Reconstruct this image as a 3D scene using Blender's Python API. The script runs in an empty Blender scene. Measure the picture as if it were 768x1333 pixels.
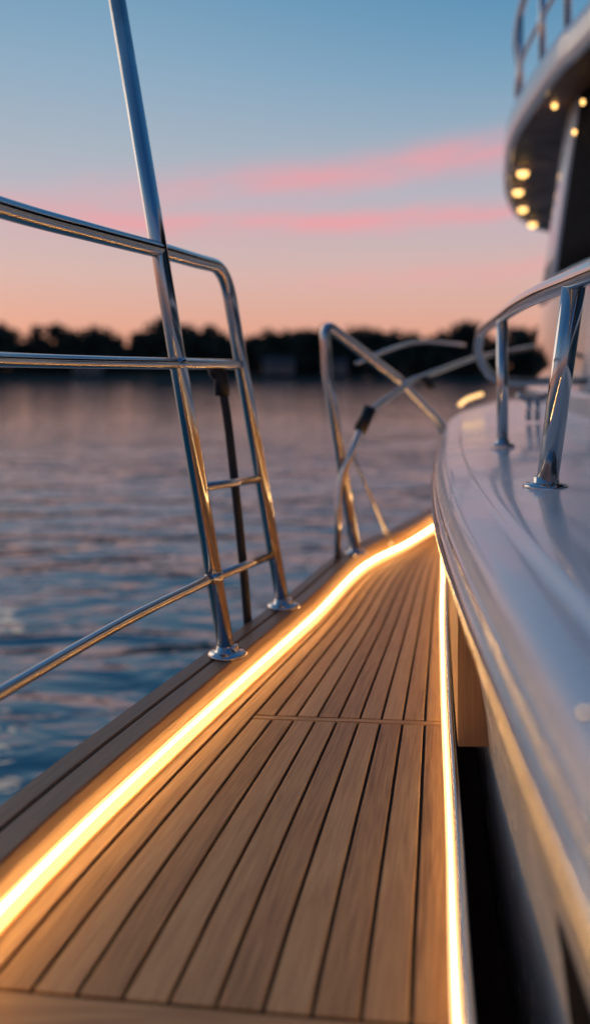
import bpy, math, random
from mathutils import Vector, Matrix, noise
random.seed(7)
EYE = 1.7      # metres: eye level above the water; yacht heights are given relative to it
scene = bpy.context.scene

# ---------------------------------------------------------------- helpers
def lin(c):
    return tuple(((x/255.0)/12.92 if x/255.0 <= 0.04045 else ((x/255.0+0.055)/1.055)**2.4) for x in c)

def hermite(pts,smooth=0.0):
    ys=[p[0] for p in pts]; xs=[p[1] for p in pts]; n=len(pts)
    d=[(xs[i+1]-xs[i])/(ys[i+1]-ys[i]) for i in range(n-1)]
    m=[d[0]]+[(d[i-1]+d[i])/2 for i in range(1,n-1)]+[d[-1]]
    def f(y):
        if y<=ys[0]: return xs[0]+m[0]*(y-ys[0])
        if y>=ys[-1]: return xs[-1]+m[-1]*(y-ys[-1])
        for i in range(n-1):
            if y<=ys[i+1]: break
        h=ys[i+1]-ys[i]; t=(y-ys[i])/h
        return ((2*t**3-3*t*t+1)*xs[i]+(t**3-2*t*t+t)*h*m[i]+(-2*t**3+3*t*t)*xs[i+1]+(t**3-t*t)*h*m[i+1])
    if not smooth: return f
    ws=[math.exp(-(k/4.0)**2) for k in range(-8,9)]; S=sum(ws)
    return lambda y: sum(w*f(y+smooth*k/8.0) for w,k in zip(ws,range(-8,9)))/S

def empty(name):
    e=bpy.data.objects.new(name,None); scene.collection.objects.link(e); e.empty_display_size=0.1; return e

def mesh(name,verts,faces,mat=None,parent=None,smooth=False,mats=None,fm=None,uv=None,tone=None,up=True):
    me=bpy.data.meshes.new(name)
    vv=[(v[0],v[1],v[2]+(EYE if up else 0)) for v in verts]
    me.from_pydata(vv,[],faces); 
    if mats:
        for m in mats: me.materials.append(m)
    elif mat: me.materials.append(mat)
    if fm:
        for p,i in zip(me.polygons,fm): p.material_index=i
    if smooth:
        for p in me.polygons: p.use_smooth=True
    if uv:
        l=me.uv_layers.new(name="UVMap")
        for lp in me.loops: l.data[lp.index].uv=uv[lp.vertex_index]
    if tone:
        a=me.attributes.new("tone",'FLOAT','POINT')
        for i,t in enumerate(tone): a.data[i].value=t
    me.update()
    o=bpy.data.objects.new(name,me); scene.collection.objects.link(o)
    if parent: o.parent=parent
    return o

def grid(name,rows,mat,parent=None,smooth=True,closed=False,uv=None,flip=False,**k):
    n=len(rows[0]); v=[p for r in rows for p in r]; f=[]
    for i in range(len(rows)-1):
        for j in range(n if closed else n-1):
            a=i*n+j; b=i*n+(j+1)%n; c=(i+1)*n+(j+1)%n; d=(i+1)*n+j
            f.append((a,b,c,d) if not flip else (d,c,b,a))
    return mesh(name,v,f,mat,parent,smooth,uv=uv,**k)

def cr(pts,sub=10):
    P=[Vector(p) for p in pts]
    if len(P)<3: return P
    P=[2*P[0]-P[1]]+P+[2*P[-1]-P[-2]]; out=[]
    for i in range(1,len(P)-2):
        for s in range(sub):
            t=s/sub
            out.append(0.5*((2*P[i])+(P[i+1]-P[i-1])*t+(2*P[i-1]-5*P[i]+4*P[i+1]-P[i+2])*t*t+(3*P[i]-P[i-1]-3*P[i+1]+P[i+2])*t**3))
    out.append(P[-2]); return out

def fillet(pts,r=0.06,sub=10):
    P=[Vector(p) for p in pts]; out=[P[0]]
    for i in range(1,len(P)-1):
        a=P[i-1]-P[i]; b=P[i+1]-P[i]
        if a.angle(b)>math.radians(172): out.append(P[i]); continue
        ra=min(r,a.length*0.48); rb=min(r,b.length*0.48)
        A=P[i]+a.normalized()*ra; B=P[i]+b.normalized()*rb
        for s in range(sub+1):
            t=s/sub; out.append(A*(1-t)**2+P[i]*2*t*(1-t)+B*t*t)
    out.append(P[-1]); return out

def tube(name,pts,r,mat,parent,res=20,rfun=None,sq=(1,1)):
    P=[Vector(p) for p in pts]; rows=[]
    t0=(P[1]-P[0]).normalized()
    ref=Vector((0,0,1)) if abs(t0.z)<0.9 else Vector((0,1,0))
    nrm=(ref-t0*ref.dot(t0)).normalized()
    for i,p in enumerate(P):
        t=((P[min(i+1,len(P)-1)]-P[max(i-1,0)])).normalized()
        nrm=(nrm-t*nrm.dot(t)).normalized(); b=t.cross(nrm)
        rr=rfun(i/(len(P)-1)) if rfun else r
        rows.append([p+nrm*math.cos(2*math.pi*j/res)*rr*sq[0]+b*math.sin(2*math.pi*j/res)*rr*sq[1] for j in range(res)])
    n=res; v=[q for row in rows for q in row]; f=[]
    for i in range(len(rows)-1):
        for j in range(n):
            f.append((i*n+j,(i+1)*n+j,(i+1)*n+(j+1)%n,i*n+(j+1)%n))
    f.append(tuple(range(n))); k=(len(rows)-1)*n
    f.append(tuple(k+j for j in reversed(range(n))))
    return mesh(name,v,f,mat,parent,True)

def lathe(name,prof,loc,mat,parent,axis=None,res=32):
    rows=[]
    for r,z in prof:
        rows.append([Vector((r*math.cos(2*math.pi*j/res),r*math.sin(2*math.pi*j/res),z)) for j in range(res)])
    if axis is not None:
        M=Vector((0,0,1)).rotation_difference(Vector(axis).normalized()).to_matrix()
        rows=[[M@q for q in row] for row in rows]
    L=Vector(loc); rows=[[q+L for q in row] for row in rows]
    return grid(name,rows,mat,parent,True,closed=True)

def newmat(name):
    m=bpy.data.materials.new(name); m.use_nodes=True
    nt=m.node_tree; return m,nt,nt.nodes["Principled BSDF"]

def N(nt,typ,**kw):
    n=nt.nodes.new(typ)
    for k,v in kw.items(): setattr(n,k,v)
    return n

def simple(name,col,rough=0.5,metal=0.0,coat=0.0,noise_scale=None,rvar=0.0,bump=0.0,cvar=0.0,ior=None,spec=None):
    m,nt,b=newmat(name)
    b.inputs["Base Color"].default_value=(*col,1); b.inputs["Roughness"].default_value=rough
    b.inputs["Metallic"].default_value=metal; b.inputs["Coat Weight"].default_value=coat
    if coat: b.inputs["Coat Roughness"].default_value=0.06
    if ior: b.inputs["IOR"].default_value=ior
    if spec is not None: b.inputs["Specular IOR Level"].default_value=spec
    if noise_scale:
        tc=N(nt,"ShaderNodeTexCoord"); nz=N(nt,"ShaderNodeTexNoise")
        nz.inputs["Scale"].default_value=noise_scale; nz.inputs["Detail"].default_value=6
        nt.links.new(tc.outputs["Object"],nz.inputs["Vector"])
        mr=N(nt,"ShaderNodeMapRange"); nt.links.new(nz.outputs["Fac"],mr.inputs["Value"])
        mr.inputs["From Min"].default_value=0.3; mr.inputs["From Max"].default_value=0.7
        mr.inputs["To Min"].default_value=max(0,rough-rvar); mr.inputs["To Max"].default_value=rough+rvar
        nt.links.new(mr.outputs["Result"],b.inputs["Roughness"])
        if cvar:
            mx=N(nt,"ShaderNodeMix",data_type='RGBA'); nt.links.new(nz.outputs["Fac"],mx.inputs["Factor"])
            mx.inputs["A"].default_value=(*[c*(1-cvar) for c in col],1); mx.inputs["B"].default_value=(*[min(1,c*(1+cvar)) for c in col],1)
            nt.links.new(mx.outputs["Result"],b.inputs["Base Color"])
        if bump:
            bp=N(nt,"ShaderNodeBump"); bp.inputs["Strength"].default_value=bump; bp.inputs["Distance"].default_value=0.002
            nt.links.new(nz.outputs["Fac"],bp.inputs["Height"]); nt.links.new(bp.outputs["Normal"],b.inputs["Normal"])
    return m

def emis(name,col,s):
    m,nt,b=newmat(name); b.inputs["Base Color"].default_value=(0.8,0.7,0.5,1)
    b.inputs["Emission Color"].default_value=(*col,1); b.inputs["Emission Strength"].default_value=s; return m

def wood(name,dark,mid,light,rough=0.5):
    m,nt,b=newmat(name)
    uv=N(nt,"ShaderNodeUVMap"); at=N(nt,"ShaderNodeAttribute",attribute_name="tone")
    # each board has its own offset into the grain
    comb=N(nt,"ShaderNodeCombineXYZ"); mul=N(nt,"ShaderNodeMath",operation='MULTIPLY'); mul.inputs[1].default_value=37.0
    nt.links.new(at.outputs["Fac"],mul.inputs[0]); nt.links.new(mul.outputs[0],comb.inputs["Z"])
    add=N(nt,"ShaderNodeVectorMath",operation='ADD')
    nt.links.new(uv.outputs["UV"],add.inputs[0]); nt.links.new(comb.outputs[0],add.inputs[1])
    def nz(sx,sy,scale,detail,dist=0.0):
        mp=N(nt,"ShaderNodeMapping"); mp.inputs["Scale"].default_value=(sx,sy,1)
        nt.links.new(add.outputs[0],mp.inputs["Vector"])
        n=N(nt,"ShaderNodeTexNoise"); n.inputs["Scale"].default_value=scale; n.inputs["Detail"].default_value=detail
        n.inputs["Distortion"].default_value=dist
        nt.links.new(mp.outputs[0],n.inputs["Vector"]); return n
    fine=nz(420,11,1,5,.6); broad=nz(70,3.5,1,4,2.2); pores=nz(900,40,1,2)
    s=N(nt,"ShaderNodeMath",operation='MULTIPLY_ADD'); nt.links.new(fine.outputs["Fac"],s.inputs[0]); s.inputs[1].default_value=0.5
    s2=N(nt,"ShaderNodeMath",operation='MULTIPLY'); nt.links.new(broad.outputs["Fac"],s2.inputs[0]); s2.inputs[1].default_value=0.5
    nt.links.new(s2.outputs[0],s.inputs[2])
    s3=N(nt,"ShaderNodeMath",operation='MULTIPLY_ADD'); nt.links.new(at.outputs["Fac"],s3.inputs[0]); s3.inputs[1].default_value=0.26; nt.links.new(s.outputs[0],s3.inputs[2])
    r=N(nt,"ShaderNodeValToRGB"); e=r.color_ramp.elements
    e[0].position=0.38; e[0].color=(*dark,1); e[1].position=0.84; e[1].color=(*light,1)
    k=e.new(0.6); k.color=(*mid,1)
    nt.links.new(s3.outputs[0],r.inputs["Fac"]); nt.links.new(r.outputs["Color"],b.inputs["Base Color"])
    ad=N(nt,"ShaderNodeMath",operation='ADD'); nt.links.new(s.outputs[0],ad.inputs[0])
    pm=N(nt,"ShaderNodeMath",operation='MULTIPLY'); pm.inputs[1].default_value=0.5; nt.links.new(pores.outputs["Fac"],pm.inputs[0]); nt.links.new(pm.outputs[0],ad.inputs[1])
    bp=N(nt,"ShaderNodeBump"); bp.inputs["Strength"].default_value=0.45; bp.inputs["Distance"].default_value=0.0012
    nt.links.new(ad.outputs[0],bp.inputs["Height"]); nt.links.new(bp.outputs["Normal"],b.inputs["Normal"])
    mr=N(nt,"ShaderNodeMapRange"); nt.links.new(broad.outputs["Fac"],mr.inputs["Value"])
    mr.inputs["To Min"].default_value=rough-0.12; mr.inputs["To Max"].default_value=rough+0.15
    nt.links.new(mr.outputs["Result"],b.inputs["Roughness"])
    return m

# ---------------------------------------------------------------- materials
M_teak=wood("teak",(0.30,0.14,0.045),(0.54,0.295,0.12),(0.70,0.44,0.20),0.5)
M_cap=wood("teak_cap",(0.12,0.058,0.028),(0.25,0.125,0.06),(0.35,0.19,0.095),0.42)
M_caulk=simple("black_caulk",(0.005,0.005,0.006),0.7,noise_scale=60,rvar=0.1,spec=.2)
M_steel=simple("polished_stainless",(0.56,0.56,0.57),0.11,1.0,noise_scale=25,rvar=0.05)
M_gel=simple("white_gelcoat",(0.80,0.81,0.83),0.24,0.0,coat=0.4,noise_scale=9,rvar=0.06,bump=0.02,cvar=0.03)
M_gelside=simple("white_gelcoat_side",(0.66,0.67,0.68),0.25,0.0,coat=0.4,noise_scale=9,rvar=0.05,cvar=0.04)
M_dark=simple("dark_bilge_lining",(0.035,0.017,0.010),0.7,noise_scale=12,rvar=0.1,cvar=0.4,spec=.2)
M_black=simple("black_rubber",(0.012,0.012,0.014),0.45,noise_scale=40,rvar=0.1)
M_matte=simple("matte_black",(0.010,0.010,0.012),0.85,noise_scale=30,rvar=0.08,spec=.05)
M_glass=simple("tinted_window_glass",(0.012,0.022,0.028),0.05,0.0,coat=1.0,noise_scale=3,rvar=0.02)
M_soffit=simple("soffit_panel",(0.24,0.13,0.08),0.5,noise_scale=5,rvar=0.1,cvar=0.1)
M_led=emis("warm_led_diffuser",(1.0,0.56,0.20),1.8)
M_core=emis("warm_led_core",(1.0,0.57,0.22),62.0)
M_core2=emis("warm_led_core_soft",(1.0,0.54,0.18),26.0)
M_lamp=emis("warm_downlight",(1.0,0.56,0.17),3.6)

# ---------------------------------------------------------------- plan curves (y -> x)
L=hermite([(-1.5,-.62),(0,-.50),(.5,-.42),(.923,-.322),(1.091,-.274),(1.32,-.200),(1.63,-.095),(2.03,.042),(2.54,.2),(2.66,.254),(2.87,.370),(3.25,.545),(3.49,.655),(4.2,1.0),(5,1.5),(6.2,2.6)])
R=hermite([(-1.5,-.02),(0,.06),(.5,.115),(.778,.153),(1.073,.201),(1.59,.283),(2.4,.423),(3.07,.56),(3.49,.72),(4.2,1.1),(5,1.62),(6.2,2.75)])
E=hermite([(-1.5,.085),(0,.122),(.772,.178),(1.4,.243),(2.0,.332),(2.6,.442),(3.49,.638),(4.4,1.02),(5.2,1.55),(6.2,2.4)],.35)
def frange(a,b,st):
    n=max(1,int(round((b-a)/st))); return [a+(b-a)*i/n for i in range(n+1)]
DZ=-.60; GZ=-.535

# ---------------------------------------------------------------- teak deck
deck=empty("wooden_deck")
NP=11; GAP=.0052
def startY(s): return .832-.058*s
def crossY(s): return 1.470-.035*s
def planks(name,i0,i1,ya,yb,tone0):
    V=[];F=[];UV=[];T=[]
    for i in range(i0,i1):
        sc=(i+.5)/NP; a=ya(sc); b=yb(sc); tone=random.random()
        rows=frange(a,b,.03); base=len(V)
        for y in rows:
            w=R(y)-L(y)
            x0=L(y)+w*i/NP+GAP/2; x1=L(y)+w*(i+1)/NP-GAP/2
            if x1-x0<.002: x1=x0+.002
            for x,z in ((x0,-.005),(x0,-.0008),(x0+.0009,0),(x1-.0009,0),(x1,-.0008),(x1,-.005)):
                yy=y
                if y==rows[0]: yy=ya((x-L(y))/w)
                if y==rows[-1]: yy=yb((x-L(y))/w)
                V.append((x,yy,DZ+z)); UV.append(((x-x0)+i*.05,yy)); T.append(tone)
        n=6
        for k in range(len(rows)-1):
            for j in range(n-1):
                p=base+k*n+j; F.append((p,p+1,p+n+1,p+n))
        F.append(tuple(base+j for j in reversed(range(n)))); e=base+(len(rows)-1)*n; F.append(tuple(e+j for j in range(n)))
    return mesh(name,V,F,M_teak,deck,uv=UV,tone=T)
planks("margin_planks",0,2,startY,lambda s:6.0,0)
planks("near_planks",2,NP,startY,lambda s:crossY(s),0)
planks("far_planks",2,NP,lambda s:crossY(s)+.020,lambda s:6.0,0)
planks("aft_planks",0,NP,lambda s:-1.45,lambda s:startY(s)-.105,0)
# cross batten and margin board
def crossboard(name,y0,y1,s0,s1):
    V=[];UV=[];n=24
    for k in range(n+1):
        s=s0+(s1-s0)*k/n
        for y,z in ((y0(s),-.004),(y0(s)+.0008,0),(y1(s)-.0008,0),(y1(s),-.004)):
            x=L(y)+(R(y)-L(y))*s; V.append((x,y,DZ+z)); UV.append((y,x))
    F=[]
    for k in range(n):
        for j in range(3):
            p=k*4+j; F.append((p,p+4,p+5,p+1))
    mesh(name,V,F,M_teak,deck,uv=UV,tone=[.3]*len(V))
crossboard("cross_batten",lambda s:crossY(s)+.0035,lambda s:crossY(s)+.0165,2/NP+.005,1)
crossboard("margin_board",lambda s:startY(s)-.101,lambda s:startY(s)-.0045,0.0,1)
grid("caulking",[[(L(y)-.04,y,DZ-.0030),(R(y),y,DZ-.0030)] for y in frange(-1.5,6.2,.05)],M_caulk,deck,False,flip=True)
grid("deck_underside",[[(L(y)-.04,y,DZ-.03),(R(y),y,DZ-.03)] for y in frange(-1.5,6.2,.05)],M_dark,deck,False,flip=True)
# steel edge lip on the inboard side of the deck
lip=[]
for y in frange(-1.5,6.2,.04):
    x=R(y); lip.append([(x+.001,y,DZ-.10),(x+.001,y,DZ+.016),(x+.004,y,DZ+.020),(x+.009,y,DZ+.020),(x+.012,y,DZ+.016),(x+.012,y,DZ-.10)])
grid("steel_edge_lip",lip,M_steel,deck,True)

# ---------------------------------------------------------------- gunwale (raised teak cap rail)
gun=empty("gunwale")
def gw(y): return .078 if y<1.2 else max(.055,.078-.014*(y-1.2))
def board(name,fa,fb,tone):
    rows=[];UV=[]
    for y in frange(-1.5,6.1,.035):
        a=fa(y);b=fb(y)
        rows.append([(a,y,GZ-.02),(a,y,GZ-.003),(a+.003,y,GZ),(b-.003,y,GZ),(b,y,GZ-.003),(b,y,GZ-.02)])
        UV+=[(j*.012,y) for j in range(6)]
    grid(name,rows,M_cap,gun,False,uv=UV,tone=[tone]*len(UV),flip=True)
board("outer_cap_board",lambda y:L(y)-gw(y),lambda y:L(y)-gw(y)*.52-.0015,.2)
board("inner_cap_board",lambda y:L(y)-gw(y)*.52+.0015,lambda y:L(y)+.001,.7)
grid("cap_caulk",[[(L(y)-gw(y)*.60,y,GZ-.003),(L(y)-gw(y)*.44,y,GZ-.003)] for y in frange(-1.5,6.1,.035)],M_caulk,gun,False,flip=True)
rows=[];UV=[]
for y in frange(-1.5,6.1,.035):
    rows.append([(L(y)+.0,y,GZ-.018),(L(y)-.001,y,DZ+.02),(L(y)-.003,y,DZ-.003)]); UV+=[(0,y),(.03,y),(.06,y)]
grid("inner_face",rows,M_teak,gun,False,uv=UV,tone=[.5]*len(UV))
# outboard hull topside
hull=empty("yacht_hull")
rows=[]
for y in frange(-1.5,6.1,.1):
    rows.append([(L(y)-gw(y)-.004,y,GZ-.012),(L(y)-gw(y)-.012,y,GZ-.02),(L(y)-gw(y)-.012,y,GZ-.07),(L(y)-gw(y)+.0,y,GZ-.09),(L(y)-gw(y)+.06,y,-1.2),(L(y)-gw(y)+.16,y,-2.0)])
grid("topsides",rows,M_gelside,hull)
# slot between deck and coaming
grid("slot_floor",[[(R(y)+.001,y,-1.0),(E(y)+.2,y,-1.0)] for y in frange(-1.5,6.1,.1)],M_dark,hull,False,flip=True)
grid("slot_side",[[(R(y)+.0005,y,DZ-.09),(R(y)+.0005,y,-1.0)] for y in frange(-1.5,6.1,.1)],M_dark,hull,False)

# ---------------------------------------------------------------- LED strips
led=empty("led_strip_light")
ys=frange(-1.4,6.0,.035)
grid("outboard_diffuser",[[(L(y)+.0,y,DZ+.0235),(L(y)+.003,y,DZ+.0195)] for y in ys],M_led,led,True)
grid("outboard_core",[[(L(y)+.003,y,DZ+.0195),(L(y)+.006,y,DZ+.0155)] for y in ys],M_core,led,True)
grid("outboard_diffuser_lower",[[(L(y)+.006,y,DZ+.0155),(L(y)+.009,y,DZ+.008),(L(y)+.012,y,DZ+.0015)] for y in ys],M_led,led,True)
grid("inboard_diffuser",[[(R(y)-.0095,y,DZ+.0015),(R(y)-.0055,y,DZ+.0075)] for y in ys],M_led,led,True)
grid("inboard_core",[[(R(y)-.0055,y,DZ+.0075),(R(y)-.0035,y,DZ+.0102)] for y in ys],M_core2,led,True)
grid("inboard_diffuser_upper",[[(R(y)-.0035,y,DZ+.0102),(R(y)+.0005,y,DZ+.0135)] for y in ys],M_led,led,True)

# ---------------------------------------------------------------- white coaming (cabin trunk side)
coam=empty("cabin_coaming")
def zr(y): 
    t=max(0,min(1,(y-2.4)/2.2)); return .05*t*t*(3-2*t)
prof=[(.10,-.98),(.075,-.75),(.068,-.60),(.060,-.52),(.046,-.44),(.030,-.37),(.016,-.318),(.006,-.296),(0,-.288),(-.001,-.27),(0,-.25),(.001,-.236),(.0035,-.224),(.008,-.2145),(.0145,-.2075),(.0235,-.203),(.035,-.2005),(.055,-.199),(.062,-.198),(.0655,-.195),(.0695,-.192),(.076,-.1905),(.10,-.189),(.2,-.183),(.4,-.176),(.7,-.167),(1.3,-.16),(2.4,-.15)]
rows=[[(E(y)+dx,y,z+zr(y)) for dx,z in prof] for y in frange(-1.5,6.2,.04)]
grid("moulded_side",rows,M_gel,coam,True)
tube("rub_rail",[(E(y)-.002,y,-.268+zr(y)) for y in frange(-1.4,6.1,.05)],.0145,M_steel,coam,sq=(1,.62))
tube("upper_bead",[(E(y)+.0015,y,-.236+zr(y)) for y in frange(-1.4,6.1,.05)],.0045,M_steel,coam,res=12)
# wooden bulkhead closing the slot
rows=[];UV=[]
for i,y in enumerate(frange(1.29,5.5,.06)):
    r=[(E(y)+.10,y,-.57),(R(y)+.013,y,-.57),(R(y)+.013,y,-.565),(R(y)+.013,y,-.38),(E(y)+.012,y,-.31),(E(y)+.10,y,-.30)]
    rows.append(r); UV+=[(0,y),(.09,y),(.095,y),(.28,y),(.34,y),(.4,y)]
grid("wood_panel",rows,M_teak,coam,False,uv=UV,tone=[.4]*len(UV))
y=1.29
mesh("wood_bulkhead",[(R(y)+.013,y-.002,-.57),(E(y)+.10,y-.002,-.57),(E(y)+.10,y-.002,-.30),(E(y)+.012,y-.002,-.31),(R(y)+.013,y-.002,-.38)],[(0,1,2,3,4)],M_cap,coam,uv=[(0,0),(.08,0),(.08,.27),(.01,.26),(0,.19)],tone=[.8]*5)
# vent in the lower side: dark plate for the shade in its hole
vent=[]
for y in frange(.50,.722,.02):
    vent.append([(E(y)+.0455,y,-.458),(E(y)+.0475,y,-.462),(E(y)+.054,y,-.50),(E(y)+.060,y,-.55),(E(y)+.063,y,-.57)])
grid("vent_dark_plate",vent,M_matte,coam,False)
# added glowing bead for a bright spot + far light strip
crt=empty("bright_spot_bead")
cx=E(.505)+.0165
lathe("bead_rim",[(.0001,.0),(.0030,.0),(.0030,.0012),(.0020,.0016),(.0017,.0010)],(cx,.505,-.2045),M_steel,crt,res=20)
lathe("lens",[(.0016,.0014),(.0012,.0020),(.0001,.0024)],(cx,.505,-.2045),M_lamp,crt,res=20)
tube("coaming_led",cr([(.665,3.41,-.130),(.70,3.50,-.118),(.75,3.6,-.106),(.82,3.72,-.095)]),.009,M_led,led,res=10)

# ---------------------------------------------------------------- stainless side railing (left)
def foot(parent,loc,axis=(0,0,1),k=1.0,n=""):
    lathe("foot_flange"+n,[(.0001,0),(.037*k,0),(.037*k,.004*k),(.0345*k,.007*k),(.026*k,.0085*k),(.0215*k,.010*k),(.0205*k,.018*k),(.0185*k,.0195*k),(.0001,.0195*k)],loc,M_steel,parent,axis=None)
rail=empty("stainless_steel_railing")
b1=Vector((-.128,1.600,GZ)); t1=Vector((-.362,1.60,.86))
def on1(z): 
    k=(z-b1.z)/(t1.z-b1.z); return b1.lerp(t1,k)
tube("raked_stanchion",[b1,t1],.0162,M_steel,rail,res=28)
foot(rail,b1,n="_1")
b2=Vector((-.0265,1.93,GZ)); c2=Vector((-.158,1.905,.236))
a=on1(.232)
top=fillet(cr([(-.63,.2,.232),(-.51,.8,.232),(-.412,1.19,.232),(-.338,1.395,.232),(a.x,1.6,.232),(a.x+.055,1.76,.232)],8)+[c2,b2],.075)
tube("top_rail_and_post",top,.0155,M_steel,rail,res=28)
foot(rail,b2,n="_2")
def on2(z):
    k=(z-b2.z)/(c2.z-b2.z); return b2.lerp(c2,k)
p=on1(.017); q=on2(.018)
tube("middle_rail",cr([(-.60,.2,.02),(-.49,.8,.02),(-.405,1.2,.018),(-.315,1.41,.017),p,q],8),.0105,M_steel,rail)
tube("upper_rung",[on1(-.218),on2(-.242)],.0085,M_steel,rail)
tube("lower_rung",[on1(-.388),on2(-.415)],.0085,M_steel,rail)
tube("lower_guard_rod",cr([(-.60,.2,-.41),(-.47,.75,-.405),(-.384,1.0,-.400),(-.27,1.33,-.393),on1(-.388)],8),.0088,M_steel,rail)
for k,(z,r) in enumerate(((.017,.0174),(-.388,.0174))):
    m=on1(z); d=(t1-b1).normalized()
    lathe("clamp_%d"%k,[(r-.003,-.010),(r,-.009),(r,.009),(r-.003,.010)],m,M_steel,rail,axis=d)
tube("latch_post",cr([(-.098,1.83,-.60),(-.112,1.83,-.42),(-.140,1.83,-.15),(-.157,1.83,-.03)]),.0095,M_black,rail)
tube("latch_grip",fillet([(-.157,1.83,-.05),(-.160,1.83,-.005),(-.172,1.83,.0),(-.172,1.83,.02)],.01),.0165,M_black,rail)

# ---------------------------------------------------------------- bow rail
bow=empty("bow_railing")
f1=Vector((.180,2.50,GZ)); 
tube("gate_frame",fillet([f1,(.095,2.50,.0),(.085,2.50,.150),(.345,2.86,-.02),(.56,3.2,-.20),(.60,3.3,-.42)],.06),.0155,M_steel,bow,res=24)
foot(bow,f1,k=.9,n="_1")
f2=Vector((.122,2.43,GZ))
tube("second_frame",fillet([f2,(.128,2.48,-.33),(.165,2.48,-.235),(.215,2.52,-.12),(.40,2.9,-.028),(.72,3.4,.06),(1.1,3.9,.12)],.05),.010,M_steel,bow)
tube("black_joint",[(.192,2.50,-.172),(.224,2.53,-.108)],.020,M_black,bow)
tube("clip",[(.455,2.98,-.02),(.485,2.98,-.055)],.016,M_black,bow)
tube("stay_wire",[(.165,2.48,-.235),(.30,2.62,GZ)],.005,M_steel,bow,res=10)
tube("far_rail",cr([(.20,2.75,.03),(.36,3.05,.09),(.52,3.4,.125),(.8,4.0,.13)]),.007,M_steel,bow)

# ---------------------------------------------------------------- hand rail on the coaming
hr=empty("hand_rail")
tube("top_tube",fillet(cr([(.39,.1,.145),(.40,.7,.142),(.408,1.0,.141),(.414,1.18,.14),(.420,1.28,.14),(.432,1.5,.14),(.460,1.75,.14),(.513,2.1,.14),(.572,2.5,.14)],8)+[Vector((.625,2.85,.14)),Vector((.650,3.02,.075)),Vector((.70,3.06,-.015)),Vector((.80,3.08,-.035)),Vector((1.08,3.12,-.03))],.06),.0160,M_steel,hr,res=28)
s1=Vector((.408,1.375,-.188)); s1t=Vector((.424,1.285,.135))
tube("stanchion",[s1,s1t],.0172,M_steel,hr,res=28)
foot(hr,s1,k=1.0,n="_1")
s2=Vector((.515,2.10,-.182)); tube("stanchion_forward",[s2,Vector((.516,2.11,.135))],.014,M_steel,hr,res=24); foot(hr,s2,k=.8,n="_2")
s3=Vector((.39,.35,-.188)); tube("stanchion_aft",[s3,Vector((.394,.35,.14))],.0165,M_steel,hr,res=24); foot(hr,s3,n="_3")
cl=empty("mooring_cleat")
tube("horn",cr([(.76,2.88,-.075),(.79,2.9,-.09),(.84,2.9,-.09),(.87,2.92,-.078)]),.011,M_steel,cl)
tube("leg_1",[(.80,2.9,-.09),(.80,2.9,-.165)],.010,M_steel,cl); tube("leg_2",[(.83,2.9,-.09),(.83,2.9,-.165)],.010,M_steel,cl)

# ---------------------------------------------------------------- deckhouse
dh=empty("deckhouse")
bo=cr([(1.0,-1.4,0),(1.0,1.5,0),(1.05,3,0),(1.20,4.3,0),(1.45,5.05,0),(2.2,5.5,0),(3.5,5.6,0)],14)
to=cr([(1.25,-1.4,0),(1.25,1.5,0),(1.25,3.0,0),(1.27,3.85,0),(1.5,4.3,0),(2.2,4.6,0),(3.5,4.7,0)],14)
def cab(i,t,out=0.0):
    p=bo[i].lerp(to[i],t); z=-.2+1.4*t
    if out:
        a=bo[max(i-1,0)]; b=bo[min(i+1,len(bo)-1)]; d=(b-a).normalized(); nrm=Vector((-d.y,d.x,0)); p=p+nrm*out
    return (p.x,p.y,z)
def band(name,t0,t1,mat,out=0,i0=0,i1=None):
    i1=len(bo)-1 if i1 is None else i1
    rows=[[cab(i,t0,0 if out else 0)]+[cab(i,t0+(t1-t0)*k/6,out) for k in range(7)]+[cab(i,t1,0)] for i in range(i0,i1+1)]
    if out:
        rows=[[cab(i0,t0+(t1-t0)*max(0,min(6,k-1))/6,0) for k in range(9)]]+rows+[[cab(i1,t0+(t1-t0)*max(0,min(6,k-1))/6,0) for k in range(9)]]
    grid(name,rows,mat,dh,True)
band("glazing",0,1,M_glass)
band("lower_wall",0,.09,M_gel,.012)
band("belt_moulding",.40,.455,M_gel,.02)
band("header",.94,1.0,M_matte,.012)
c=14*3
band("corner_pillar",.456,1.0,M_gel,.025,c-4,c+2)
band("dark_glass_sheet",.456,.938,M_matte,.012,c-26,c-4)  # matte black sheet over the glazing, standing in for dark unreflecting glass
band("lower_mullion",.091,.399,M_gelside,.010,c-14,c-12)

# ---------------------------------------------------------------- flybridge overhang
fb=empty("flybridge_overhang")
so=cr([(1.10,-1.4,0),(1.09,1.6,0),(1.07,3.07,0),(1.055,3.35,0),(1.068,3.72,0),(1.118,4.33,0),(1.227,4.89,0),(1.47,5.85,0),(1.80,6.7,0),(2.2,7.25,0),(3.0,7.7,0),(4.2,7.8,0)],8)
SZ=1.2
rows=[]
for i,p in enumerate(so):
    a=so[max(i-1,0)]; b=so[min(i+1,len(so)-1)]; d=(b-a).normalized(); n=Vector((-d.y,d.x,0))
    def o(k,z): q=p+n*k; return (q.x,q.y,z)
    rows.append([o(-.03,SZ+.012),o(-.025,SZ),o(-.005,SZ-.005),o(.010,SZ+.006),o(.018,SZ+.04),o(.022,SZ+.09),o(.018,SZ+.13),o(.0,SZ+.15),o(-.05,SZ+.155),o(-.4,SZ+.155)])
grid("fascia",rows,M_gel,fb,True)
V=[(p.x+.02,p.y,SZ+.008) for p in so]+[(4.3,-1.4,SZ+.008)]
mesh("soffit",V,[tuple(range(len(V)))],M_soffit,fb)
V=[(p.x+.02,p.y,SZ+.152) for p in so]+[(4.3,-1.4,SZ+.152)]
mesh("upper_deck",V,[tuple(range(len(V)))],M_gelside,fb)
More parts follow.
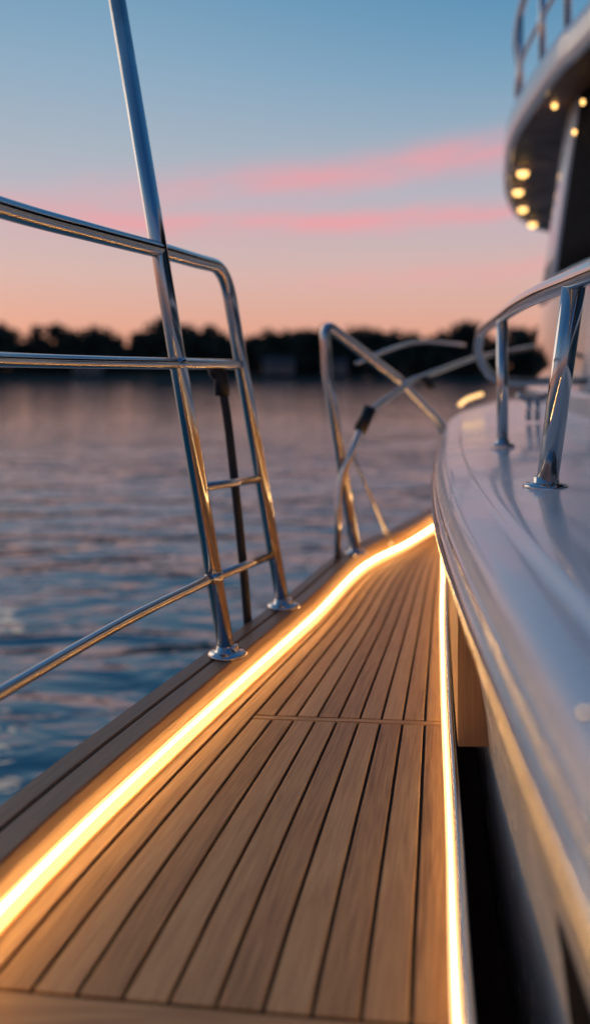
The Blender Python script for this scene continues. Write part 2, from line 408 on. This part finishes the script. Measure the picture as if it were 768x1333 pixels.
def rp(k,z,off=.05): 
    q=so[k]; return (q.x+off,q.y,z)
path=[rp(k,SZ+.70) for k in range(8,len(so)-40,2)]
e_=path[-1]
tube("upper_rail",fillet(path[:-1]+[e_,(e_[0]+.10,e_[1]+.28,SZ+.62),(e_[0]+.13,e_[1]+.34,SZ+.15)],.08),.02,M_steel,fb)
tube("upper_mid_rail",[rp(k,SZ+.42) for k in range(8,len(so)-40,2)]+[(e_[0]+.11,e_[1]+.31,SZ+.40)],.012,M_steel,fb)
for n_,k in enumerate((16,26,34,42)):
    tube("upper_post_%d"%n_,[rp(k,SZ+.15),rp(k,SZ+.70)],.016,M_steel,fb)
dl=empty("ceiling_downlight")
for k,(x,y) in enumerate(((1.34,4.98),(1.45,5.5),(1.636,6.08),(1.88,6.70))):
    lathe("trim_%d"%k,[(.042,.006),(.042,-.004),(.034,-.008),(.032,-.020)],(x,y,SZ),M_steel,dl)
    lathe("lens_%d"%k,[(.032,-.018),(.030,-.034),(.020,-.046),(.0001,-.052)],(x,y,SZ),M_lamp,dl)
for k,(x,y) in enumerate(((1.165,3.80),(1.165,2.6),(1.165,1.4))):
    lathe("small_lens_%d"%k,[(.011,.006),(.010,-.009),(.007,-.012),(.0001,-.013)],(x,y,SZ),M_lamp,dl)
wl=empty("glass_light_spot")  # glowing beads added for light spots seen in the side glass
for k,(x,y,z) in enumerate(((1.195,3.62,1.03),(1.19,3.5,1.12))):
    lathe("spot_%d"%k,[(.0001,-.012),(.006,-.009),(.008,0),(.006,.009),(.0001,.012)],(x,y,z),M_lamp,wl)
    tube("spot_arm_%d"%k,[(x,y,z+.011),(x+.07,y,z+.026)],.005,M_black,wl)

# ---------------------------------------------------------------- water
m,nt,b=newmat("lake_water")
b.inputs["Base Color"].default_value=(0.008,0.13,0.18,1); b.inputs["Roughness"].default_value=0.06; b.inputs["IOR"].default_value=1.85
tc=N(nt,"ShaderNodeTexCoord")
def wn(scale,sx,sy,det,rot):
    mp=N(nt,"ShaderNodeMapping"); mp.inputs["Scale"].default_value=(sx,sy,1); mp.inputs["Rotation"].default_value=(0,0,rot)
    nt.links.new(tc.outputs["Object"],mp.inputs["Vector"])
    n=N(nt,"ShaderNodeTexNoise"); n.inputs["Scale"].default_value=scale; n.inputs["Detail"].default_value=det; n.inputs["Roughness"].default_value=.45; n.inputs["Distortion"].default_value=.5
    nt.links.new(mp.outputs[0],n.inputs["Vector"]); return n
n1=wn(1.1,.7,1.5,1.5,.15); n2=wn(3.4,.75,1.6,2,-.2); n3=wn(.16,.7,1.2,1,.3)
a1=N(nt,"ShaderNodeMath",operation='MULTIPLY_ADD'); nt.links.new(n2.outputs["Fac"],a1.inputs[0]); a1.inputs[1].default_value=.26; nt.links.new(n1.outputs["Fac"],a1.inputs[2])
a2=N(nt,"ShaderNodeMath",operation='MULTIPLY_ADD'); nt.links.new(n3.outputs["Fac"],a2.inputs[0]); a2.inputs[1].default_value=1.8; nt.links.new(a1.outputs[0],a2.inputs[2])
# the ripples die down towards the sheltered far shore
sp=N(nt,"ShaderNodeSeparateXYZ"); nt.links.new(tc.outputs["Object"],sp.inputs[0])
ml=N(nt,"ShaderNodeMapRange"); nt.links.new(sp.outputs["Y"],ml.inputs["Value"])
for k_,x_ in zip(("From Min","From Max","To Min","To Max"),(4,30,1.0,.24)): ml.inputs[k_].default_value=x_
bp=N(nt,"ShaderNodeBump"); bp.inputs["Distance"].default_value=.12; nt.links.new(ml.outputs["Result"],bp.inputs["Strength"])
nt.links.new(a2.outputs[0],bp.inputs["Height"]); nt.links.new(bp.outputs["Normal"],b.inputs["Normal"])
M_water=m
mesh("water",[(-4000,-400,0),(4000,-400,0),(4000,6000,0),(-4000,6000,0)],[(0,1,2,3)],M_water,up=False)

# ---------------------------------------------------------------- far shore
M_ground=simple("shore_ground",(0.03,0.035,0.02),0.9,noise_scale=.2,cvar=.4)
rows=[]
for i in range(121):
    x=-600+i*10; yy=250+8*noise.noise(Vector((x*.01,0,0)))+.0006*x*x*.3
    rows.append([(x,yy,-.3),(x,yy+3,.6),(x,yy+12,1.4),(x,yy+60,3),(x,6200,20)])
grid("shore_ground",rows,M_ground,None,True,flip=True,up=False)
# distant trees: one object
M_fol=simple("foliage",(0.022,0.034,0.020),0.85,noise_scale=.5,cvar=.5)
M_bark=simple("bark",(0.04,0.03,0.022),0.9,noise_scale=2,cvar=.3)
V=[];F=[];FM=[]
def leafclump(c,r,n):
    for _ in range(n):
        d=Vector((random.gauss(0,1),random.gauss(0,1),random.gauss(0,1))).normalized()
        p=c+d*r*(random.random()**.5)
        u=Vector((random.gauss(0,1),random.gauss(0,1),random.gauss(0,1))).normalized(); w=u.orthogonal().normalized()
        s=random.uniform(.5,1.0)
        k=len(V); V.extend([p+u*s,p+w*s*.7,p-u*s,p-w*s*.7]); F.append((k,k+1,k+2,k+3)); FM.append(0)
def tree(x,y,h,low=.22):
    g=1.2
    k=len(V); res=6
    for z,r in ((g,.35),(g+h*.4,.24),(g+h*.75,.1)):
        for j in range(res):
            V.append(Vector((x+r*math.cos(j*math.tau/res),y+r*math.sin(j*math.tau/res),z)))
    for a in range(2):
        for j in range(res):
            F.append((k+a*res+j,k+a*res+(j+1)%res,k+(a+1)*res+(j+1)%res,k+(a+1)*res+j)); FM.append(1)
    nc=random.randint(10,14); cw=h*random.uniform(.34,.46)
    for _ in range(nc):
        t=random.random(); a=random.random()*math.tau
        rad=cw*math.sin(math.pi*min(1,.3+.7*t))*random.uniform(.2,1)
        c=Vector((x+rad*math.cos(a),y+rad*math.sin(a)*.7,g+h*(low+(.86-low)*t)))
        leafclump(c,h*random.uniform(.13,.19),46)
x=-230
while x<230:
    base=14.2+3.0*noise.noise(Vector((x*.035,3.1,0)))+7.0*noise.noise(Vector((x*.085,7,0)))
    tree(x,265+random.uniform(-6,10),base*random.uniform(.97,1.1))
    if random.random()<.9: tree(x+random.uniform(-2,2),282+random.uniform(-5,12),base*random.uniform(.85,1.1))
    tree(x+random.uniform(-2,2),259+random.uniform(-2,3),random.uniform(6,9),.05)
    x+=random.uniform(2.6,4.0)
mesh("tree_line",V,F,None,None,False,mats=[M_fol,M_bark],fm=FM,up=False)
# houses on the shore
M_hw=simple("house_wall",(0.20,0.19,0.18),.8,noise_scale=1,cvar=.1); M_roof=simple("roof_tiles",(0.06,0.05,0.05),.8,noise_scale=2,cvar=.3)
def house(x,y,w,h,rot):
    e=empty("house"); e.location=(x,y,1.1); e.rotation_euler=(0,0,rot)
    def ch(name,V,F,m): 
        return mesh(name,V,F,m,e,up=False)
    d=w*.7
    ch("walls",[(-w/2,-d/2,0),(w/2,-d/2,0),(w/2,d/2,0),(-w/2,d/2,0),(-w/2,-d/2,h),(w/2,-d/2,h),(w/2,d/2,h),(-w/2,d/2,h),(-w/2,0,h+d*.35),(w/2,0,h+d*.35)],
       [(0,1,5,4),(1,2,6,9,5),(2,3,7,6),(3,0,4,8,7)],M_hw)
    o=.5
    ch("roof",[(-w/2-o,-d/2-o,h-.3),(w/2+o,-d/2-o,h-.3),(w/2+o,0,h+d*.35+.1),(-w/2-o,0,h+d*.35+.1),(-w/2-o,d/2+o,h-.3),(w/2+o,d/2+o,h-.3)],[(0,1,2,3),(3,2,5,4)],M_roof)
    for k in range(4):
        if k==1:
            ch("door",[(-w/2+w*(k+.3)/4,-d/2-.03,0),(-w/2+w*(k+.7)/4,-d/2-.03,0),(-w/2+w*(k+.7)/4,-d/2-.03,2.1),(-w/2+w*(k+.3)/4,-d/2-.03,2.1)],[(0,1,2,3)],M_roof)
        else:
            ch("window_%d"%k,[(-w/2+w*(k+.3)/4,-d/2-.03,1),(-w/2+w*(k+.7)/4,-d/2-.03,1),(-w/2+w*(k+.7)/4,-d/2-.03,2.2),(-w/2+w*(k+.3)/4,-d/2-.03,2.2)],[(0,1,2,3)],M_glass)
house(-5,254,9,3.2,.1); house(12,255,7,3,-.15); house(-62,254,8,2.8,.05)

# ---------------------------------------------------------------- world
w=bpy.data.worlds.new("World"); scene.world=w; w.use_nodes=True; nt=w.node_tree
bg=nt.nodes["Background"]
tc=N(nt,"ShaderNodeTexCoord"); sep=N(nt,"ShaderNodeSeparateXYZ"); nt.links.new(tc.outputs["Generated"],sep.inputs[0])
def mth(op,a,b=None,c=None,clamp=False):
    n=N(nt,"ShaderNodeMath",operation=op); n.use_clamp=clamp
    for i,v in enumerate((a,b,c)):
        if v is None: continue
        if isinstance(v,(int,float)): n.inputs[i].default_value=v
        else: nt.links.new(v,n.inputs[i])
    return n.outputs[0]
X,Y,Z=sep.outputs
az=mth('ARCTAN2',X,Y); el=mth('ARCSINE',Z)
rmp=N(nt,"ShaderNodeValToRGB"); nt.links.new(Z,rmp.inputs["Fac"]); cr_=rmp.color_ramp
stops=[(0,(222,150,122)),(.05,(226,166,146)),(.115,(214,180,174)),(.166,(198,180,186)),(.209,(182,182,194)),(.25,(168,180,194)),(.33,(142,172,196)),(.403,(118,160,190)),(.6,(78,124,168)),(1,(60,102,146))]
while len(cr_.elements)<len(stops): cr_.elements.new(.5)
for e,(p,c_) in zip(cr_.elements,stops): e.position=p; e.color=(*lin(c_),1)
def mixc(fac,A,B,blend='MIX'):
    n=N(nt,"ShaderNodeMix",data_type='RGBA',blend_type=blend)
    if isinstance(fac,(int,float)): n.inputs["Factor"].default_value=fac
    else: nt.links.new(fac,n.inputs["Factor"])
    for s,v in (("A",A),("B",B)):
        if isinstance(v,tuple): n.inputs[s].default_value=(*v,1)
        else: nt.links.new(v,n.inputs[s])
    return n.outputs["Result"]
def mr(v,a,b_,c,d):
    n=N(nt,"ShaderNodeMapRange",interpolation_type='SMOOTHSTEP'); nt.links.new(v,n.inputs["Value"])
    for k,x in zip(("From Min","From Max","To Min","To Max"),(a,b_,c,d)): n.inputs[k].default_value=x
    return n.outputs["Result"]
right=mth('MULTIPLY',mr(az,-.30,.50,0,1),mr(Z,.16,.44,0,1))
col=mixc(right,rmp.outputs["Color"],(.44,.74,.88),'MULTIPLY')
# cirrus streaks
comb=N(nt,"ShaderNodeCombineXYZ"); nt.links.new(mth('MULTIPLY',az,4.0),comb.inputs[0]); nt.links.new(mth('MULTIPLY_ADD',az,-5.0,mth('MULTIPLY',el,34.0)),comb.inputs[1])
nz=N(nt,"ShaderNodeTexNoise"); nz.inputs["Scale"].default_value=1.4; nz.inputs["Detail"].default_value=7; nz.inputs["Distortion"].default_value=.7; nt.links.new(comb.outputs[0],nz.inputs["Vector"])
comb2=N(nt,"ShaderNodeCombineXYZ"); nt.links.new(mth('MULTIPLY',az,5.0),comb2.inputs[0])
nz2=N(nt,"ShaderNodeTexNoise"); nz2.inputs["Scale"].default_value=1.0; nz2.inputs["Detail"].default_value=3; nt.links.new(comb2.outputs[0],nz2.inputs["Vector"])
wob=mth('MULTIPLY_ADD',nz2.outputs["Fac"],.05,-.025)
def streak(c0,slope,wd,amp,a0,a1):
    cen=mth('ADD',mth('MULTIPLY_ADD',az,slope,c0),wob)
    d=mth('DIVIDE',mth('SUBTRACT',el,cen),wd)
    g=mth('EXPONENT',mth('MULTIPLY',mth('MULTIPLY',d,d),-1.0))
    return mth('MULTIPLY',mth('MULTIPLY',g,amp),mr(az,a0,a1,0,1))
tot=mth('ADD',streak(.226,.10,.019,.85,-.45,.10),mth('ADD',streak(.176,.03,.012,.85,-.40,.0),mth('ADD',streak(.110,.02,.012,.40,-.2,.2),streak(.150,-.12,.014,.45,.05,-.3))))
cl_=mth('MULTIPLY',tot,mr(nz.outputs["Fac"],.25,.62,.28,1.0),clamp=True)
col=mixc(mth('MULTIPLY',cl_,.92),col,lin((242,158,164)))
# the sky opposite the sunset is a dimmer blue
back=mr(Y,.25,-.6,0,1)
col=mixc(back,col,(.42,.52,.66),'MULTIPLY')
sky=N(nt,"ShaderNodeTexSky",sky_type='NISHITA'); sky.sun_disc=False; sky.sun_elevation=math.radians(1.0); sky.sun_rotation=math.radians(-35)
col=mixc(.012,col,sky.outputs[0],'ADD')
nt.links.new(col,bg.inputs["Color"]); bg.inputs["Strength"].default_value=.97
sd=bpy.data.lights.new("sun","SUN"); sd.energy=.42; sd.angle=math.radians(35); sd.color=(1,.72,.46)
so_=bpy.data.objects.new("sun",sd); scene.collection.objects.link(so_)
# light travels from the sunset afterglow (ahead-left) toward the boat
dirv=Vector((math.sin(math.radians(40)),-math.cos(math.radians(40)),-.42)); so_.rotation_euler=dirv.to_track_quat('-Z','Y').to_euler()

# ---------------------------------------------------------------- camera
cd=bpy.data.cameras.new("camera"); cam=bpy.data.objects.new("camera",cd); scene.collection.objects.link(cam)
cam.location=(0,0,EYE); cam.rotation_euler=(math.radians(90),0,0)
cd.sensor_fit='VERTICAL'; cd.sensor_height=24; cd.lens=24*1100/1333; cd.shift_y=-(666.5-485)/1333
cd.clip_start=.02; cd.clip_end=12000
cd.dof.use_dof=True; cd.dof.focus_distance=1.35; cd.dof.aperture_fstop=1.12
scene.camera=cam
scene.view_settings.view_transform='Standard'; scene.view_settings.look='None'; scene.view_settings.exposure=0
